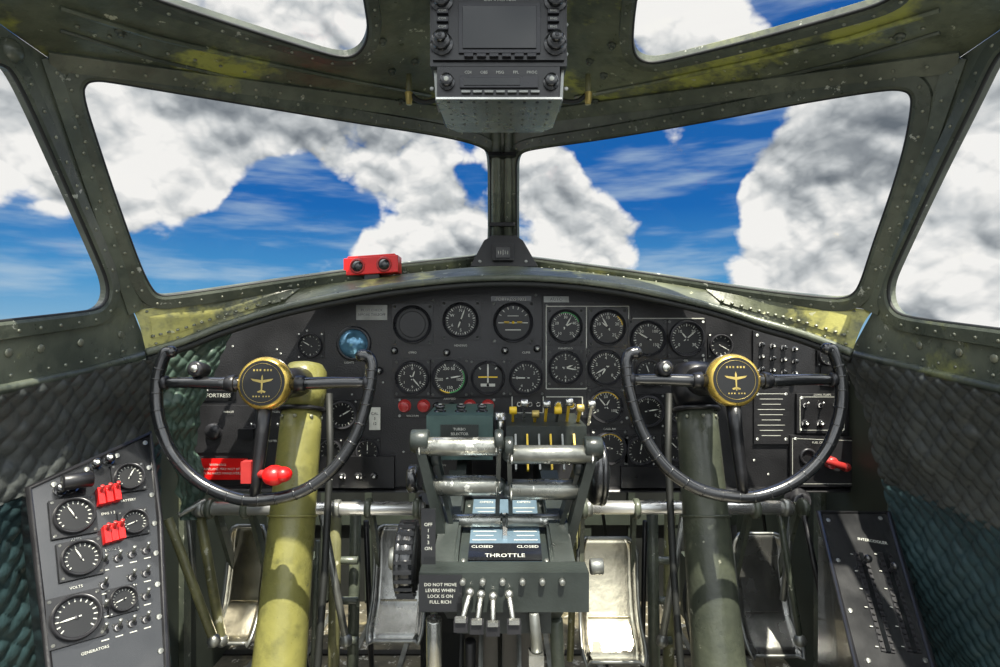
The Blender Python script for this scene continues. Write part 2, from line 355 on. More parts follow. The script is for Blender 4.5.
# ------------------------------------------------------------------ instrument panel
PY=1.2; n=Vector((0,-1,0)); UP=Vector((0,0,1)); RT=Vector((1,0,0))
def Q(px,py,lift=0): p=P(px,py,PY); p.y-=lift; return p
def gauge(mb,c,n,up,r,nums=None,ticks=24,needles=(40,),start=0,span=360,arc_=None,bez='bezel',plate=True,kind=None):
    rt=up.cross(n).normalized()
    if plate:
        s_=r*1.16; mb.obox(c+n*.001,rt*s_,up*s_,n*.0015,M['black2'])
        for a in(-1,1):
            for b in(-1,1): mb.lathe(c+rt*a*s_*.86+up*b*s_*.86+n*.0025,n,[(r*.09,0),(r*.08,.001)],M['alud'],6)
    h0=.0028
    mb.lathe(c+n*h0,n,[(r*1.08,-.002),(r*1.08,.005),(r*1.02,.0075),(r*.93,.006),(r*.9,.0012)],M[bez],30,True,False)
    mb.lathe(c+n*h0,n,[(r*.92,.0),(r*.915,.0012)],M['face'],30,False)
    f=c+n*(h0+.0016)
    def pol(a,rad): a=math.radians(90-a); return rt*math.cos(a)*rad+up*math.sin(a)*rad
    if kind=='blank': 
        mb.lathe(f,n,[(r*.75,0),(r*.72,.0008)],M['black2'],24,False); return
    if kind=='horizon':
        mb.quad(f+up*(-.02*r),rt*r*.8,up*r*.025,M['white'])
        mb.quad(f+up*.35*r,rt*r*.3,up*r*.02,M['white']); mb.quad(f-up*.4*r,rt*r*.42,up*r*.025,M['white'])
        mb.quad(f-rt*.35*r,rt*r*.14,up*r*.05,M['yellow']); mb.quad(f+rt*.35*r,rt*r*.14,up*r*.05,M['yellow'])
        mb.lathe(f,n,[(r*.08,0),(r*.06,.001)],M['yellow'],8)
        for a in range(-60,61,20): mb.quad(f+pol(a,r*.8),pol(a+90,r*.02),pol(a,r*.07),M['white'])
        return
    if kind=='turn':
        mb.quad(f-up*.45*r,rt*r*.45,up*r*.09,M['white'])
        mb.lathe(f-up*.45*r+n*.0005,n,[(r*.09,0),(r*.07,.001)],M['bakelite'],10)
        mb.quad(f+up*.2*r,rt*r*.05,up*r*.5,M['white']); 
        mb.quad(f+up*.05*r,rt*r*.6,up*r*.04,M['yellow'])
        for a in (-40,0,40): mb.quad(f+pol(a,r*.78),pol(a+90,r*.04),pol(a,r*.08),M['white'])
        return
    for i in range(ticks+(0 if span==360 else 1)):
        a=start+span*i/ticks; big=i%max(1,ticks//8)==0
        mb.quad(f+pol(a,r*.8),pol(a+90,r*(.026 if big else .013)),pol(a,r*(.08 if big else .045)),M['white'])
    if arc_:
        for a0,a1,cm in arc_:
            k=max(2,int((a1-a0)/10)); vs=[]
            for i in range(k+1):
                a=a0+(a1-a0)*i/k; vs+= [f+n*.0003+pol(a,r*.84),f+n*.0003+pol(a,r*.9)]
            mb.add(vs,[(2*i,2*i+1,2*i+3,2*i+2) for i in range(k)],M[cm])
    if nums:
        for i,t in enumerate(nums):
            a=start+span*i/(len(nums) if span==360 else len(nums)-1)
            mb.text(t,f+pol(a,r*.58),rt,up,r*.25,M['white'])
    for k,nd in enumerate(needles):
        L=r*(.74 if k==0 else .5); d=pol(nd,1); w=pol(nd+90,1); g=f+n*(.001+.0004*k)
        mb.add([g-d*L*.28-w*r*.03,g-d*L*.28+w*r*.03,g+d*L*.6+w*r*.042,g+d*L,g+d*L*.6-w*r*.042],[(0,1,2,3,4)],M['white'])
    mb.lathe(f,n,[(r*.09,0),(r*.08,.002),(r*.03,.0025)],M['bezel'],10)
def screw(mb,c,n,r=.003): mb.lathe(c,n,[(r,0),(r*.9,.001),(r*.4,.0014)],M['alud'],8)
def knob(mb,c,n,r,m,h=.014,cap=None):
    mb.lathe(c,n,[(r*1.25,0),(r*1.25,.002),(r*.8,.003),(r*.85,h*.4),(r,h*.5),(r,h*.9),(r*.8,h)],m,14)
    if cap: mb.lathe(c+n*h,n,[(r*.4,0),(r*.3,.0008)],cap,10)
def toggle(mb,c,n,up,m=None):
    m=m or M['alu']
    mb.lathe(c,n,[(.005,0),(.005,.003),(.003,.004)],M['bezel'],8)
    mb.cyl(c+n*.003,c+n*.015+up*.006,.0014,m,.0021,8)
def placard(mb,c,rt,up,n,w,h,m,lines,tm,ts):
    mb.obox(c+n*.0008,rt*w/2,up*h/2,n*.0008,m)
    k=len(lines)
    for i,l in enumerate(lines): mb.text(l,c+n*.0019+up*((k-1)/2-i)*ts*1.25,rt,up,ts,tm)
mb=MB()
pan=[(186,489),(186,400),(196,376),(210,352),(228,330),(262,312),(300,300),(350,289),(400,281),(450,275),(500,273),(550,274),(600,279),(650,287),(700,299),(740,313),(775,326),(800,334),(840,343),(884,352),(886,420),(880,489)]
mb.sheet([Q(*p) for p in pan],[],Vector((0,.012,0)),M['black'])
mb.tube([Q(186,489),Q(880,489)],.006,M['black2'],8)
def subp(l,th=.005,m='black'):
    o=[Q(*p,th) for p in l]; mb.sheet(o,[],Vector((0,th,0)),M[m])
    for p in o:
        c=sum(o,Vector())/len(o); screw(mb,p+(c-p).normalized()*.012,n)
subp([(394,303),(430,295),(541,292),(541,395),(394,395)],.006)
subp([(543,300),(630,303),(630,422),(543,412)],.005)
subp([(632,315),(706,318),(706,360),(660,362),(660,425),(632,425)],.004)
subp([(394,398),(500,398),(500,416),(394,416)],.004)
subp([(186,405),(300,405),(300,452),(186,452)],.003)
subp([(752,330),(800,345),(800,378),(752,374)],.006); subp([(795,393),(845,393),(845,432),(795,432)],.008)
subp([(753,388),(788,388),(788,443),(753,443)],.005); subp([(788,434),(873,437),(873,485),(788,485)],.010)
subp([(820,345),(876,358),(876,388),(820,385)],.004)
def wline(l,w=.0010,lift=.0066):
    for a,b in zip(l,l[1:]):
        p=Q(*a,lift);q=Q(*b,lift); d=(q-p); s_=d.normalized().cross(n)*w
        mb.add([p-s_,p+s_,q+s_,q-s_],[(0,1,2,3)],M['white'])
wline([(546,388),(546,306),(586,306),(586,388),(546,388)]); wline([(586,306),(628,306),(628,385)]); wline([(632,360),(632,318),(703,318),(703,362)])
wline([(512,412),(512,394),(543,394),(543,412),(512,412)]); wline([(546,396),(582,396),(582,414)])
wline([(790,437),(870,440),(870,482),(790,482),(790,437)],.0005,.0104); wline([(798,396),(842,396),(842,429),(798,429),(798,396)],.0005,.0084)
def G(px,py,rpx,lift=.006,**k): gauge(mb,Q(px,py,lift),n,UP,rpx*.002*.88,**k)
G(413,324,20,kind='blank'); G(461,320,19,nums=list('NE3S6W'),ticks=36,needles=(20,200))
G(513,322,21,kind='horizon')
G(565,326,18,nums=['10','20','30','40','50'],ticks=30,start=-140,span=280,needles=(30,60),arc_=[(-20,70,'green')])
G(607,327,19,nums=['5','10','15','20','25'],ticks=30,start=-140,span=280,needles=(-30,-50),arc_=[(40,80,'yellow')])
G(647,338,19,nums=['0','50','100','150'],ticks=24,start=-130,span=260,needles=(-60,))
G(685,338,19,nums=['0','10','20','30'],ticks=24,start=-130,span=260,needles=(50,-40))
G(719,345,12,nums=None,ticks=12,needles=(120,))
G(311,345,13,lift=.001,nums=None,ticks=16,needles=(-60,))
G(413,377,18,nums=list('036912'),ticks=36,needles=(140,20)); G(450,377,19,nums=['50','100','150','200','250'],ticks=36,needles=(80,),start=20,span=320,arc_=[(60,180,'green'),(180,220,'yellow')])
G(488,377,18,kind='turn'); G(526,377,18,nums=list('01234'),ticks=24,needles=(-90,),start=-90,span=300)
G(565,367,18,nums=['2','4','6','8'],ticks=24,needles=(100,70)); G(605,367,19,nums=['0','2','4','6','8'],ticks=30,needles=(-120,-150),start=-140,span=280)
G(605,405,18,nums=['0','50','100'],ticks=20,needles=(-40,30),start=-120,span=240,arc_=[(-60,60,'yellow')])
G(648,372,14,nums=None,ticks=20,needles=(-20,),lift=.004); G(647,410,17,nums=['0','4','8'],ticks=24,needles=(80,),start=-120,span=240,lift=.004); G(680,408,15,nums=None,ticks=18,needles=(0,),lift=.001)
G(609,447,18,nums=['0','1','2'],ticks=20,needles=(-80,),lift=.001,start=-120,span=240,arc_=[(-80,60,'yellow')]); G(640,450,15,nums=None,ticks=20,needles=(10,),lift=.001); G(676,447,14,nums=None,ticks=18,needles=(-45,),lift=.001)
G(343,414,15,lift=.001,nums=None,ticks=20,needles=(60,)); G(368,450,12,lift=.001,nums=None,ticks=12,needles=(0,)); G(331,450,12,lift=.001,nums=None,ticks=12,needles=(200,))
G(826,355,10,lift=.004,nums=None,ticks=10,needles=(20,)); G(440,446,14,lift=.001,nums=None,ticks=16,needles=(70,))
c=Q(354,343,.003); mb.torus(c,n,.031,.004,M['bezel']); mb.lathe(c,n,[(.029,0),(.027,.008),(.02,.016),(.01,.021),(.002,.022)],M['glassblue'],24)
for px,py in ((405,405),(424,405),(470,405),(488,405)): knob(mb,Q(px,py,.004),n,.0105,M['redd'],.016)
for px,py in ((558,404),(571,404)): mb.torus(Q(px,py,.008),n,.007,.002,M['alu'],16,6); mb.lathe(Q(px,py,.006),n,[(.006,0),(.004,.004),(.001,.005)],M['yellow'],12)
for px,py in ((519,403),(530,403),(538,403)): mb.torus(Q(px,py,.008),n,.004,.0015,M['alu'],12,6)
for px,py in ((437,405),(452,405),(537,348),(447,352),(395,350),(380,370),(505,350)): knob(mb,Q(px,py,.005),n,.006,M['bakelite'],.012,M['white'])
for i in range(3):
    for j in range(4): knob(mb,Q(760+j*11,344+i*12+j*1.5,.006),n,.0045,M['bakelite'],.010,M['white'] if (i+j)%2 else None)
for i in range(4): toggle(mb,Q(833+i*12,372,.005),n,UP)
for i in range(3): toggle(mb,Q(803+i*15,404,.008),n,UP); knob(mb,Q(803+i*15,422,.008),n,.006,M['bakelite'],.01,M['white'])
for i in range(4): toggle(mb,Q(255+i*13,425,.004),n,UP)
for i in range(3): toggle(mb,Q(310+i*11,385,.001),n,UP)
mb.lathe(Q(795,497,.0),n,[(.022,0),(.022,.02),(.017,.03),(.008,.032)],M['bezel'],20)
mb.lathe(Q(795,497,.032),n,[(.009,0),(.005,.002)],M['bezel'],16)
for px,py,a in ((826,460,-.3),(862,454,.5)):
    c=Q(px,py,.012); mb.lathe(c,n,[(.012,0),(.012,.012),(.006,.016)],M['redd'],14)
    d=Vector((math.cos(a),0,math.sin(a))); mb.cyl(c+n*.012-d*.026,c+n*.012+d*.026,.0055,M['redd'],.008,10); mb.ball(c+n*.012+d*.028,.009,M['redd'],12)
mb.torus(Q(805,455,.012),n,.014,.003,M['bezel'])
placard(mb,Q(511,299,.0065),RT,UP,n,.080,.012,M['bakelite'],['FORTRESS 9323'],M['white'],.009)
placard(mb,Q(219,395,.001),RT,UP,n,.07,.020,M['bakelite'],['FORTRESS'],M['white'],.011)
placard(mb,Q(219,468,.004),RT,UP,n,.118,.042,M['red'],['WARNING','THIS AIRPLANE MAY NOT BE','FLOWN IN HARD MANEUVERS'],M['white'],.0068)
placard(mb,Q(372,312,.001),RT,UP,n,.062,.030,M['alud'],['PILOT CHECK','BEFORE TAKEOFF'],M['bakelite'],.007)
placard(mb,Q(375,418,.001),RT,UP,n,.022,.045,M['white'],['CAL','3','12'],M['bakelite'],.008)
placard(mb,Q(556,299,.005),RT,UP,n,.05,.012,M['alud'],['AUTO'],M['bakelite'],.009)
for i in range(9): mb.quad(Q(770,393+i*5.2,.0056),RT*(.027-.004*(i%3)),UP*.0006,M['white'])
for px,py,t in ((413,352,'GYRO'),(526,352,'CLIMB'),(461,345,'HEADING'),(565,348,'MANIFOLD'),(607,350,'R.P.M.'),(647,360,'FUEL'),(685,360,'OIL'),(450,398,'AIRSPEED'),(413,415,'VACUUM'),(480,415,'FEATHER'),(230,411,'MARKER'),(275,411,'OXYGEN'),(311,363,'FLAP'),(606,386,'CYL TEMP'),(820,441,'FUEL CROSSFEED'),(820,394,'COWL FLAPS'),(609,428,'CARB AIR'),(350,362,'LIGHTS'),(848,382,'PITOT HEAT'),(272,440,'INVERTER'),(440,464,'SUCTION')):
    mb.text(t,Q(px,py,.0125 if py in(441,) else (.0085 if px==820 else .0070)),RT,UP,.0058,M['white'])
mb.lathe(Q(215,430,.003),n,[(.016,0),(.016,.008),(.012,.012)],M['bezel'],20); 
mb.box(Q(250,432,.012),(.03,.02,.02),M['black2'])
for k in range(60):
    px=random.uniform(192,878); py=random.uniform(310,483)
    if py>345 or 300<px<700: screw(mb,Q(px,py,.0005),n,.0022)
for x0,x1,y0,y1 in ((300,395,455,486),(620,690,465,486)):
    mb.box((Q(x0,y0)+Q(x1,y1))/2+n*.006,((x1-x0)*.002,.012,(y1-y0)*.002),M['black2'])
for i in range(5): knob(mb,Q(312+i*16,474,.012),n,.006,M['bakelite'],.01,M['white'])
mb.build('instrument_panel',.0006)
# ------------------------------------------------------------------ compass bracket
mb=MB()
o=[P(x,y,1.34) for x,y in ((470,266),(484,240),(492,235),(516,235),(523,240),(538,266))]
mb.sheet(o,[],Vector((0,.05,0)),M['black2']); 
mb.box(P(503,252,1.332),(.046,.03,.038),M['black']); mb.box(P(503,252,1.316),(.032,.004,.024),M['screen'])
for i in range(5): mb.quad(P(503,252,1.3135)+RT*((i-2)*.005),RT*.0006,UP*(.006 if i==2 else .004),M['white'])
for x in (480,526): screw(mb,P(x,261,1.338),n,.004)
mb.build('magnetic_compass',.0015)
mb=MB(); c=P(373,266,1.21)
ax=Vector((.995,-.06,0.06)).normalized()
mb.obox(c,ax*.055,Vector((0,.022,0)),Vector((0,0,.017)),M['red'])
mb.obox(c+Vector((0,0,.018)),ax*.048,Vector((0,.018,0)),Vector((0,0,.003)),M['red'])
for s_ in (-1,1):
    q=c+ax*.027*s_+Vector((0,-.022,0)); mb.torus(q,n,.013,.003,M['redd'],20,6); mb.lathe(q,n,[(.012,0),(.011,.002),(.004,.005)],M['bakelite'],16)
mb.box(c+Vector((0,.0,-.022)),(.03,.03,.014),M['black2'])
mb.build('warning_light_box',.002)
# ------------------------------------------------------------------ control columns
def yoke(name,hx,hpy,cm,lit,sgn):
    par=bpy.data.objects.new(name,None); bpy.context.scene.collection.objects.link(par)
    dw=.86; k=dw/F; hub=P(hx,hpy,dw)
    tilt=Matrix.Rotation(math.radians(-8),3,'X')
    def W(dx,dy,off=0): return hub+tilt@Vector((dx*k*sgn,-off,-dy*k))
    nn=tilt@Vector((0,-1,0)); up=tilt@Vector((0,0,1))
    w=MB()
    rim=arc([W(*p) for p in ((-97,-32),(-102,-31),(-106,-20),(-109,0),(-105,33),(-89,68),(-60,96),(-25,111),(5,113),(40,105),(70,84),(91,52),(102,15),(105,-8),(105,-20),(101,-27),(95,-28))],6)
    w.tube(rim,.0088,M['bakelite'],12)
    for i in range(14,len(rim)-14,3): w.torus(rim[i],rim[i+1]-rim[i-1],.0078,.0017,M['bakelite'],12,5)
    for q in (rim[0],rim[-1]): w.ball(q,.0090,M['bakelite'],10)
    for s_ in (-1,1):
        w.tube([W(s_*22,0),W(s_*45,0),W(s_*70,-1),W(s_*90,-1),W(s_*107,-1)],.0080,M['bakelite'],12,taper=lambda t:1.25-.35*t)
        w.cyl(W(s_*30,0),W(s_*40,0),.013,M['black2'],.011); 
        w.cyl(W(s_*98,-1),W(s_*103,-1),.0100,M['bezel'])
    w.tube([W(0,20),W(-1,50),W(-4,90),W(-5,110)],.0085,M['black2'],12,taper=lambda t:1.25-.4*t)
    w.lathe(hub-nn*.035,nn,[(.026,0),(.030,.004),(.034,.02),(.0375,.026),(.038,.040),(.0365,.045),(.0325,.049)],M['golds'],36)
    w.torus(hub-nn*.004,nn,.0372,.0016,M['bakelite'],40,6)
    w.lathe(hub+nn*.0134,nn,[(.0322,0),(.0318,.0012)],M['face'],36,False)
    f=hub+nn*.0152; rt=RT
    w.torus(f,nn,.0275,.00025,M['gold'],40,5)
    for s_ in (-1,1):
        w.add([f+rt*s_*.0015+up*.004,f+rt*s_*.016+up*.006,f+rt*s_*.013+up*.003,f+rt*s_*.0015],[(0,1,2,3)],M['gold'])
        w.add([f-up*.010+rt*s_*.001,f-up*.012+rt*s_*.006,f-up*.014+rt*s_*.005,f-up*.013],[(0,1,2,3)],M['gold'])
        for j in range(3): w.quad(f+up*.018+rt*s_*(.003+.0045*j),rt*.0012,up*.0014,M['gold'])
        for j in range(3): w.quad(f-up*.019+rt*s_*(.003+.004*j),rt*.0010,up*.0010,M['gold'])
    w.add([f+up*.012,f+rt*.0014+up*.007,f+rt*.0008-up*.015,f-rt*.0008-up*.015,f-rt*.0014+up*.007],[(0,1,2,3,4)],M['gold'])
    for px in ((-68,-14),) if lit else ((68,-12),):
        q=W(*px,.004); w.lathe(q,nn,[(.010,-.02),(.011,0),(.011,.008),(.008,.010)],M['bezel'],18); w.lathe(q+nn*.01,nn,[(.006,0),(.005,.002)],M['alu'],12)
    if lit:
        q=W(16,89,.012); w.cyl(W(-4,88),q,.006,M['redd']); 
        w.ball(q,.0165,M['red'],20,.85); w.ball(W(25,88,.014),.0125,M['red'],16,.85)
        w.box(W(-12,86,.004),(.014,.014,.030),M['redd'])
    w.build(name+'_wheel',parent=par)
    c=MB()
    top=Vector((hub.x,1.03,H-.083)); bot=Vector((hub.x*1.0,.83,0.0))
    c.cyl(hub-nn*.03,top+Vector((0,.02,0)),.022,M['black2'],.026,20)
    ax=(bot-top)
    c.lathe(top-ax.normalized()*.03,ax,[(.012,-.004),(.028,0),(.036,.012),(.038,.05),(.034,.075)],M['black2'] if not lit else cm,28)
    c.lathe(top+ax.normalized()*.04,ax,[(.033,0),(.034,.05),(.0365,.2),(.040,.40),(.043,ax.length-.10),(.060,ax.length-.06),(.072,ax.length-.04)],cm,32)
    c.torus(top+ax.normalized()*.048,ax,.036,.004,M['black2'],30,8)
    c.torus(top+ax.normalized()*.22,ax,.0375,.002,cm,30,6)
    for a in range(0,360,45):
        u,v,w_=basis(ax); dd=u*math.cos(math.radians(a))+v*math.sin(math.radians(a)); c.rivet(top+ax.normalized()*.062+dd*.034,dd,.0035)
    c.tube([top+Vector((.042*sgn,.0,-.02)),top+Vector((.05*sgn,-.02,-.12)),top+Vector((.052*sgn,-.06,-.3)),bot+Vector((.06*sgn,0,.03))],.006,M['seal'],8)
    c.build(name+'_column',parent=par)
    return par
yoke('control_column',266,383,M['olive'],True,1)
yoke('control_column.001',732,380,M['oliveg'],False,-1)
# ------------------------------------------------------------------ throttle pedestal
mb=MB()
def X(px,d): return (px-500)/F*d
for x0,x1 in ((-.070,-.054),(.064,.080)):
    prof=[(.745,.455),(.745,.50),(.78,.515),(.88,.555),(1.0,.60),(1.16,.64),(1.16,.42),(.80,.42)]
    mb.sheet([Vector((x0,y,z)) for y,z in prof],[],Vector((x1-x0,0,0)),M['ped'])
mb.box((.005,.95,.455),(.118,.40,.06),M['ped'])
mb.sheet([Vector((-.05,y,z)) for y,z in ((.84,.44),(.92,0.0),(1.14,0.0),(1.14,.44))],[],Vector((.11,0,0)),M['black2'])
a0=P(505,564,.765); a1=P(505,500,.915); uv=(a1-a0); up=uv.normalized(); nrm=Vector((1,0,0)).cross(up); nrm=nrm if nrm.y<0 else -nrm
ctr=(a0+a1)/2
mb.obox(ctr-nrm*.010,RT*.060,up*(uv.length/2+.006),nrm*.008,M['ped'])
mb.obox(ctr,RT*.0475,up*(uv.length/2-.002),nrm*.0035,M['plate'])
mid=ctr+nrm*.004; hl=uv.length/2
mb.obox(mid-up*(hl-.020),RT*.0475,up*.018,nrm*.0012,M['bakelite'])
mb.text('THROTTLE',mid-up*(hl-.011)+nrm*.0015,RT,up,.0105,M['white'])
for s_ in (-1,1): mb.text('CLOSED',mid-up*(hl-.030)+RT*s_*.030+nrm*.0015,RT,up,.0078,M['white']); mb.text('OPEN',mid+up*(hl-.012)+RT*s_*.028+nrm*.0003,RT,up,.008,M['white'])
for i in range(9):
    for s_ in (-1,1): mb.quad(mid+up*(.050-.010*i)+RT*.028*s_,RT*(.016-.004*(i%2)),up*.0008,M['white'])
mb.obox(mid+nrm*.002,RT*.003,up*(hl-.05),nrm*.003,M['chrome'])
for a in(-1,1):
    for b in(-1,1): screw(mb,mid+RT*a*.054+up*b*.066-nrm*.006,nrm,.003)
mb.box((.005,.745,.486),(.206,.035,.048),M['ped'])
for i in range(6): mb.cyl(Vector((-.045+i*.024,.727,.500)),Vector((-.045+i*.024,.72,.500)),.004,M['alud'],.0035,8)
placard(mb,Vector((-.072,.7265,.486)),RT,UP,n,.052,.044,M['bakelite'],['DO NOT MOVE','LEVERS WHEN','LOCK IS ON','FULL RICH'],M['white'],.0056)
placard(mb,Vector((-.090,.755,.545)),RT,UP,n,.018,.07,M['bakelite'],['OFF','1','2','3','ON'],M['white'],.006)
for s_ in (-1,1):
    mb.beam(Vector((.005+s_*.078,.77,.50)),Vector((.005+s_*.070,.93,.58)),.026,.02,M['ped'])
gr=[((418,446,.80),(499,446,.80),.0125),((430,485,.82),(499,485,.82),.0140),((509,454,.80),(594,454,.80),.0125),((509,489,.82),(580,489,.82),.0140),((450,520,.84),(503,520,.84),.0095),((505,520,.84),(562,520,.84),.0095)]
for a,b,r in gr:
    p,q=P(*a),P(*b); mb.cyl(p,q,r,M['grip'],seg=20)
    for t in (.03,.97): mb.torus(p.lerp(q,t),q-p,r,.0014,M['ped'],16,5)
    mb.ball(p,r*.8,M['ped'],10); mb.ball(q,r*.8,M['ped'],10)
for top_,bt,w in (((420,440,.80),(452,572,.83),.012),((499,440,.80),(497,530,.86),.006),((509,447,.80),(511,530,.86),.006),((593,447,.80),(562,565,.83),.012),((436,455,.815),(462,560,.85),.006),((578,465,.815),(548,560,.85),.006)):
    a=P(*top_);b=P(*bt); mb.beam(a,b,w,.024,M['ped'])
    mb.cyl(a-RT*w,a+RT*w,.015,M['ped'],seg=16); mb.cyl(b-RT*w*.8,b+RT*w*.8,.016,M['alud'],seg=16)
mb.box((-.064,1.03,.635),(.105,.16,.07),M['teal'])
for i in range(3):
    knob(mb,Vector((-.10+i*.035,1.0,.67)),UP,.008,M['bakelite'],.012,M['white'])
placard(mb,Vector((-.064,.949,.645)),RT,UP,n,.06,.022,M['ped'],['TURBO','SELECTOR'],M['white'],.006)
mb.cyl(Vector((-.04,.945,.62)),Vector((-.04,.93,.62)),.012,M['bakelite']); mb.cyl(Vector((-.09,.945,.618)),Vector((-.09,.935,.618)),.008,M['alud'])
mb.box((.075,1.05,.625),(.13,.16,.05),M['ped'])
for i in range(8):
    x=X(513,1.0)+i*.0185; z0=.645; t=[.0,.012,-.006,.010,.0,.014,.004,.01][i]
    a=Vector((x,1.03,z0)); b=Vector((x,.99,z0+.028+t)); mb.beam(a,b,.004,.007,M['yellow'] if i%3!=1 else M['alu'])
    mb.cyl(b-RT*.006,b+RT*.006,.0065,M['yellow'] if i in(0,4) else (M['alu'] if i%2 else M['gold']),seg=12)
for i in range(6):
    a=P(516+i*12,470,.93); mb.beam(a,a+Vector((0,.03,.05)),.003,.01,M['yellow'] if i%2 else M['alud'])
for x in (470,500): 
    a=P(x,437,1.0); mb.cyl(a,a+Vector((0,0,.03)),.006,M['alu']); mb.cyl(a+Vector((0,0,.03)),a+Vector((0,0,.042)),.011,M['alu'],.009)
mb.cyl(P(400,558,.78),P(417,558,.78),.045,M['bakelite'],seg=36); 
mb.torus(P(402,558,.78),RT,.042,.005,M['bakelite'],36,8)
for a in range(0,360,15): 
    q=P(408,558,.78)+Vector((0,math.cos(math.radians(a))*.046,math.sin(math.radians(a))*.046)); mb.box(q,(.022,.004,.004),M['bakelite'])
mb.cyl(P(390,558,.78),P(400,558,.78),.014,M['alud'])
mb.cyl(P(588,470,.90),P(603,470,.90),.050,M['bakelite'],seg=36); mb.torus(P(600,470,.90),RT,.046,.006,M['bakelite'],36,8); mb.cyl(P(603,470,.90),P(609,470,.90),.012,M['alud'])
mb.cyl(P(590,566,.77),P(603,566,.77),.010,M['alud']); mb.cyl(P(418,478,.85),P(408,478,.85),.02,M['bakelite'])
for px,py,dx in ((470,600,-9),(481,602,-4),(493,604,0),(509,602,5)):
    a=P(px,py-8,.72); b=P(px+dx,py+24,.70); mb.cyl(a,b,.0032,M['alu'],.0032,10); mb.box(b,(.016,.014,.012),M['bezel']); mb.ball(a,.0055,M['alu'],10); mb.box(b+Vector((0,-.007,.009)),(.012,.006,.005),M['alu'])
mb.cyl(P(434,618,.75),P(434,720,.78),.010,M['alu']); mb.cyl(P(534,612,.73),P(537,650,.73),.006,M['alud'],.0075); mb.box(P(536,657,.73),(.018,.02,.014),M['alu'])
mb.cyl(P(470,640,.80),P(470,760,.84),.008,M['black2']); mb.cyl(P(556,618,.8),P(562,760,.84),.009,M['beam'])
for i in range(5):
    x=-.05+i*.025; mb.tube(arc([Vector((x,.82,.45)),Vector((x*1.1,.84,.3)),Vector((x*1.3,.93,.15)),Vector((x*1.2,1.1,.02))]),.0035,M['alud'] if i%2 else M['seal'],6)
mb.build('throttle_pedestal',.0012)
# ------------------------------------------------------------------ overhead radio
mb=MB(); d=.74; k=d/F
def R(px,py,off=0): p=P(px,py,d); p.y-=off; return p
def rbox(x0,y0,x1,y1,front,depth,m): a=R(x0,y0);b=R(x1,y1); c=(a+b)/2; mb.box((c.x,d-front+depth/2,c.z),(abs(b.x-a.x),depth,abs(a.z-b.z)),m)
rbox(430,-12,567,66,.0,.11,M['black2']); rbox(433,-9,564,61,.004,.02,M['black2'])
rbox(459,5,540,55,.007,.01,M['bezel']); rbox(463,9,536,51,.009,.01,M['screen'])
for px,py in ((442,45),(555,45),(442,2),(555,2)):
    knob(mb,R(px,py,.004),n,.0115,M['bakelite'],.014); knob(mb,R(px,py,.016),n,.007,M['bakelite'],.012,M['bezel'])
for px in (443,553):
    for py in (14,22,30): mb.box(R(px,py,.006),(.014,.006,.006),M['bezel']); mb.text('COM' if px<500 else 'RNG',R(px,py,.0095),RT,UP,.0042,M['white'])
for i in range(6): mb.box(R(469+i*12.5,57.5,.006),(.011,.006,.004),M['bezel'])
mb.text('COMPASS NAV',R(500,1,.0045),RT,UP,.006,M['white'])
rbox(437,66,560,97,.0,.108,M['black2']); rbox(460,76,538,88,.003,.01,M['bezel']); rbox(464,78,520,86,.004,.01,M['screen'])
for px in (447,551): knob(mb,R(px,82,.0),n,.008,M['bakelite'],.012,M['white'])
for i in range(7): mb.box(R(466+i*11.5,92,.002),(.011,.004,.003),M['alud'])
for i in range(5): mb.text(['CDI','OBS','MSG','FPL','PROC'][i],R(468+i*16,72,.0005),RT,UP,.005,M['white'])
zb=R(500,97).z; y0=.738; y1=.86
tr_=[Vector((X(436,d),y0,zb)),Vector((X(562,d),y0,zb)),Vector((X(560,d),y1-.02,zb)),Vector((X(548,d),y1,zb)),Vector((X(452,d),y1,zb)),Vector((X(440,d),y1-.02,zb))]
mb.sheet(tr_,[],Vector((0,0,-.003)),M['alu'])
DN=Vector((0,0,-1))
for i in range(9):
    for j in range(5): mb.lathe(Vector((X(448+i*12.8,d),y0+.010+j*.020,zb-.003)),DN,[(.0022,0),(.002,.0006)],M['alud' if j else 'screen'],8,False)
for px in (432,566):
    mb.beam(R(px,10,-.03),R(px+ (4 if px<500 else -4),97,-.03),.004,.04,M['alud'])
    for py in (20,50,85): screw(mb,R(px+(-1 if px<500 else 1),py,-.01),n)
mb.box((.0,.80,H+.455),(.12,.10,.05),M['black2'])
mb.build('overhead_radio',.0012)
# ------------------------------------------------------------------ left electrical side panel
pl=Pl(P(30,487,.74),P(150,434,.87),P(56,690,.66)); nn=pl.n
upv=(pl.hit(95,480)-pl.hit(105,560)).normalized()
rtv=upv.cross(nn).normalized()
mb=MB(); o=pl.pts([(28,488),(150,433),(160,520),(170,720),(60,760)])
mb.sheet(o,[],-nn*.05,M['bakelite']); mb.tube([p+nn*.001 for p in o],.004,M['black2'],8,True)
for px,py,r in ((73,517,.021),(80,559,.020),(75,618,.024),(128,478,.017),(133,523,.015),(122,600,.014)):
    gauge(mb,pl.hit(px,py)+nn*.002,nn,upv,r,nums=None,ticks=14,needles=(random.uniform(-120,120),),start=-130,span=260)
for px,py in ((99,498),(107,496),(115,494),(105,536),(112,534),(119,532)):
    c=pl.hit(px,py); mb.obox(c+nn*.006,rtv*.0036,upv*.011,nn*.006,M['red']); mb.cyl(c+nn*.010+upv*.004,c+nn*.020+upv*.010,.0018,M['redd'],.0025,8)
for px,py in ((60,490),(72,487),(95,465),(108,460)): knob(mb,pl.hit(px,py)+nn*.001,nn,.006,M['bakelite'],.012,M['white'])
mb.cyl(pl.hit(58,488)+nn*.02,pl.hit(88,484)+nn*.02,.010,M['black2']) 
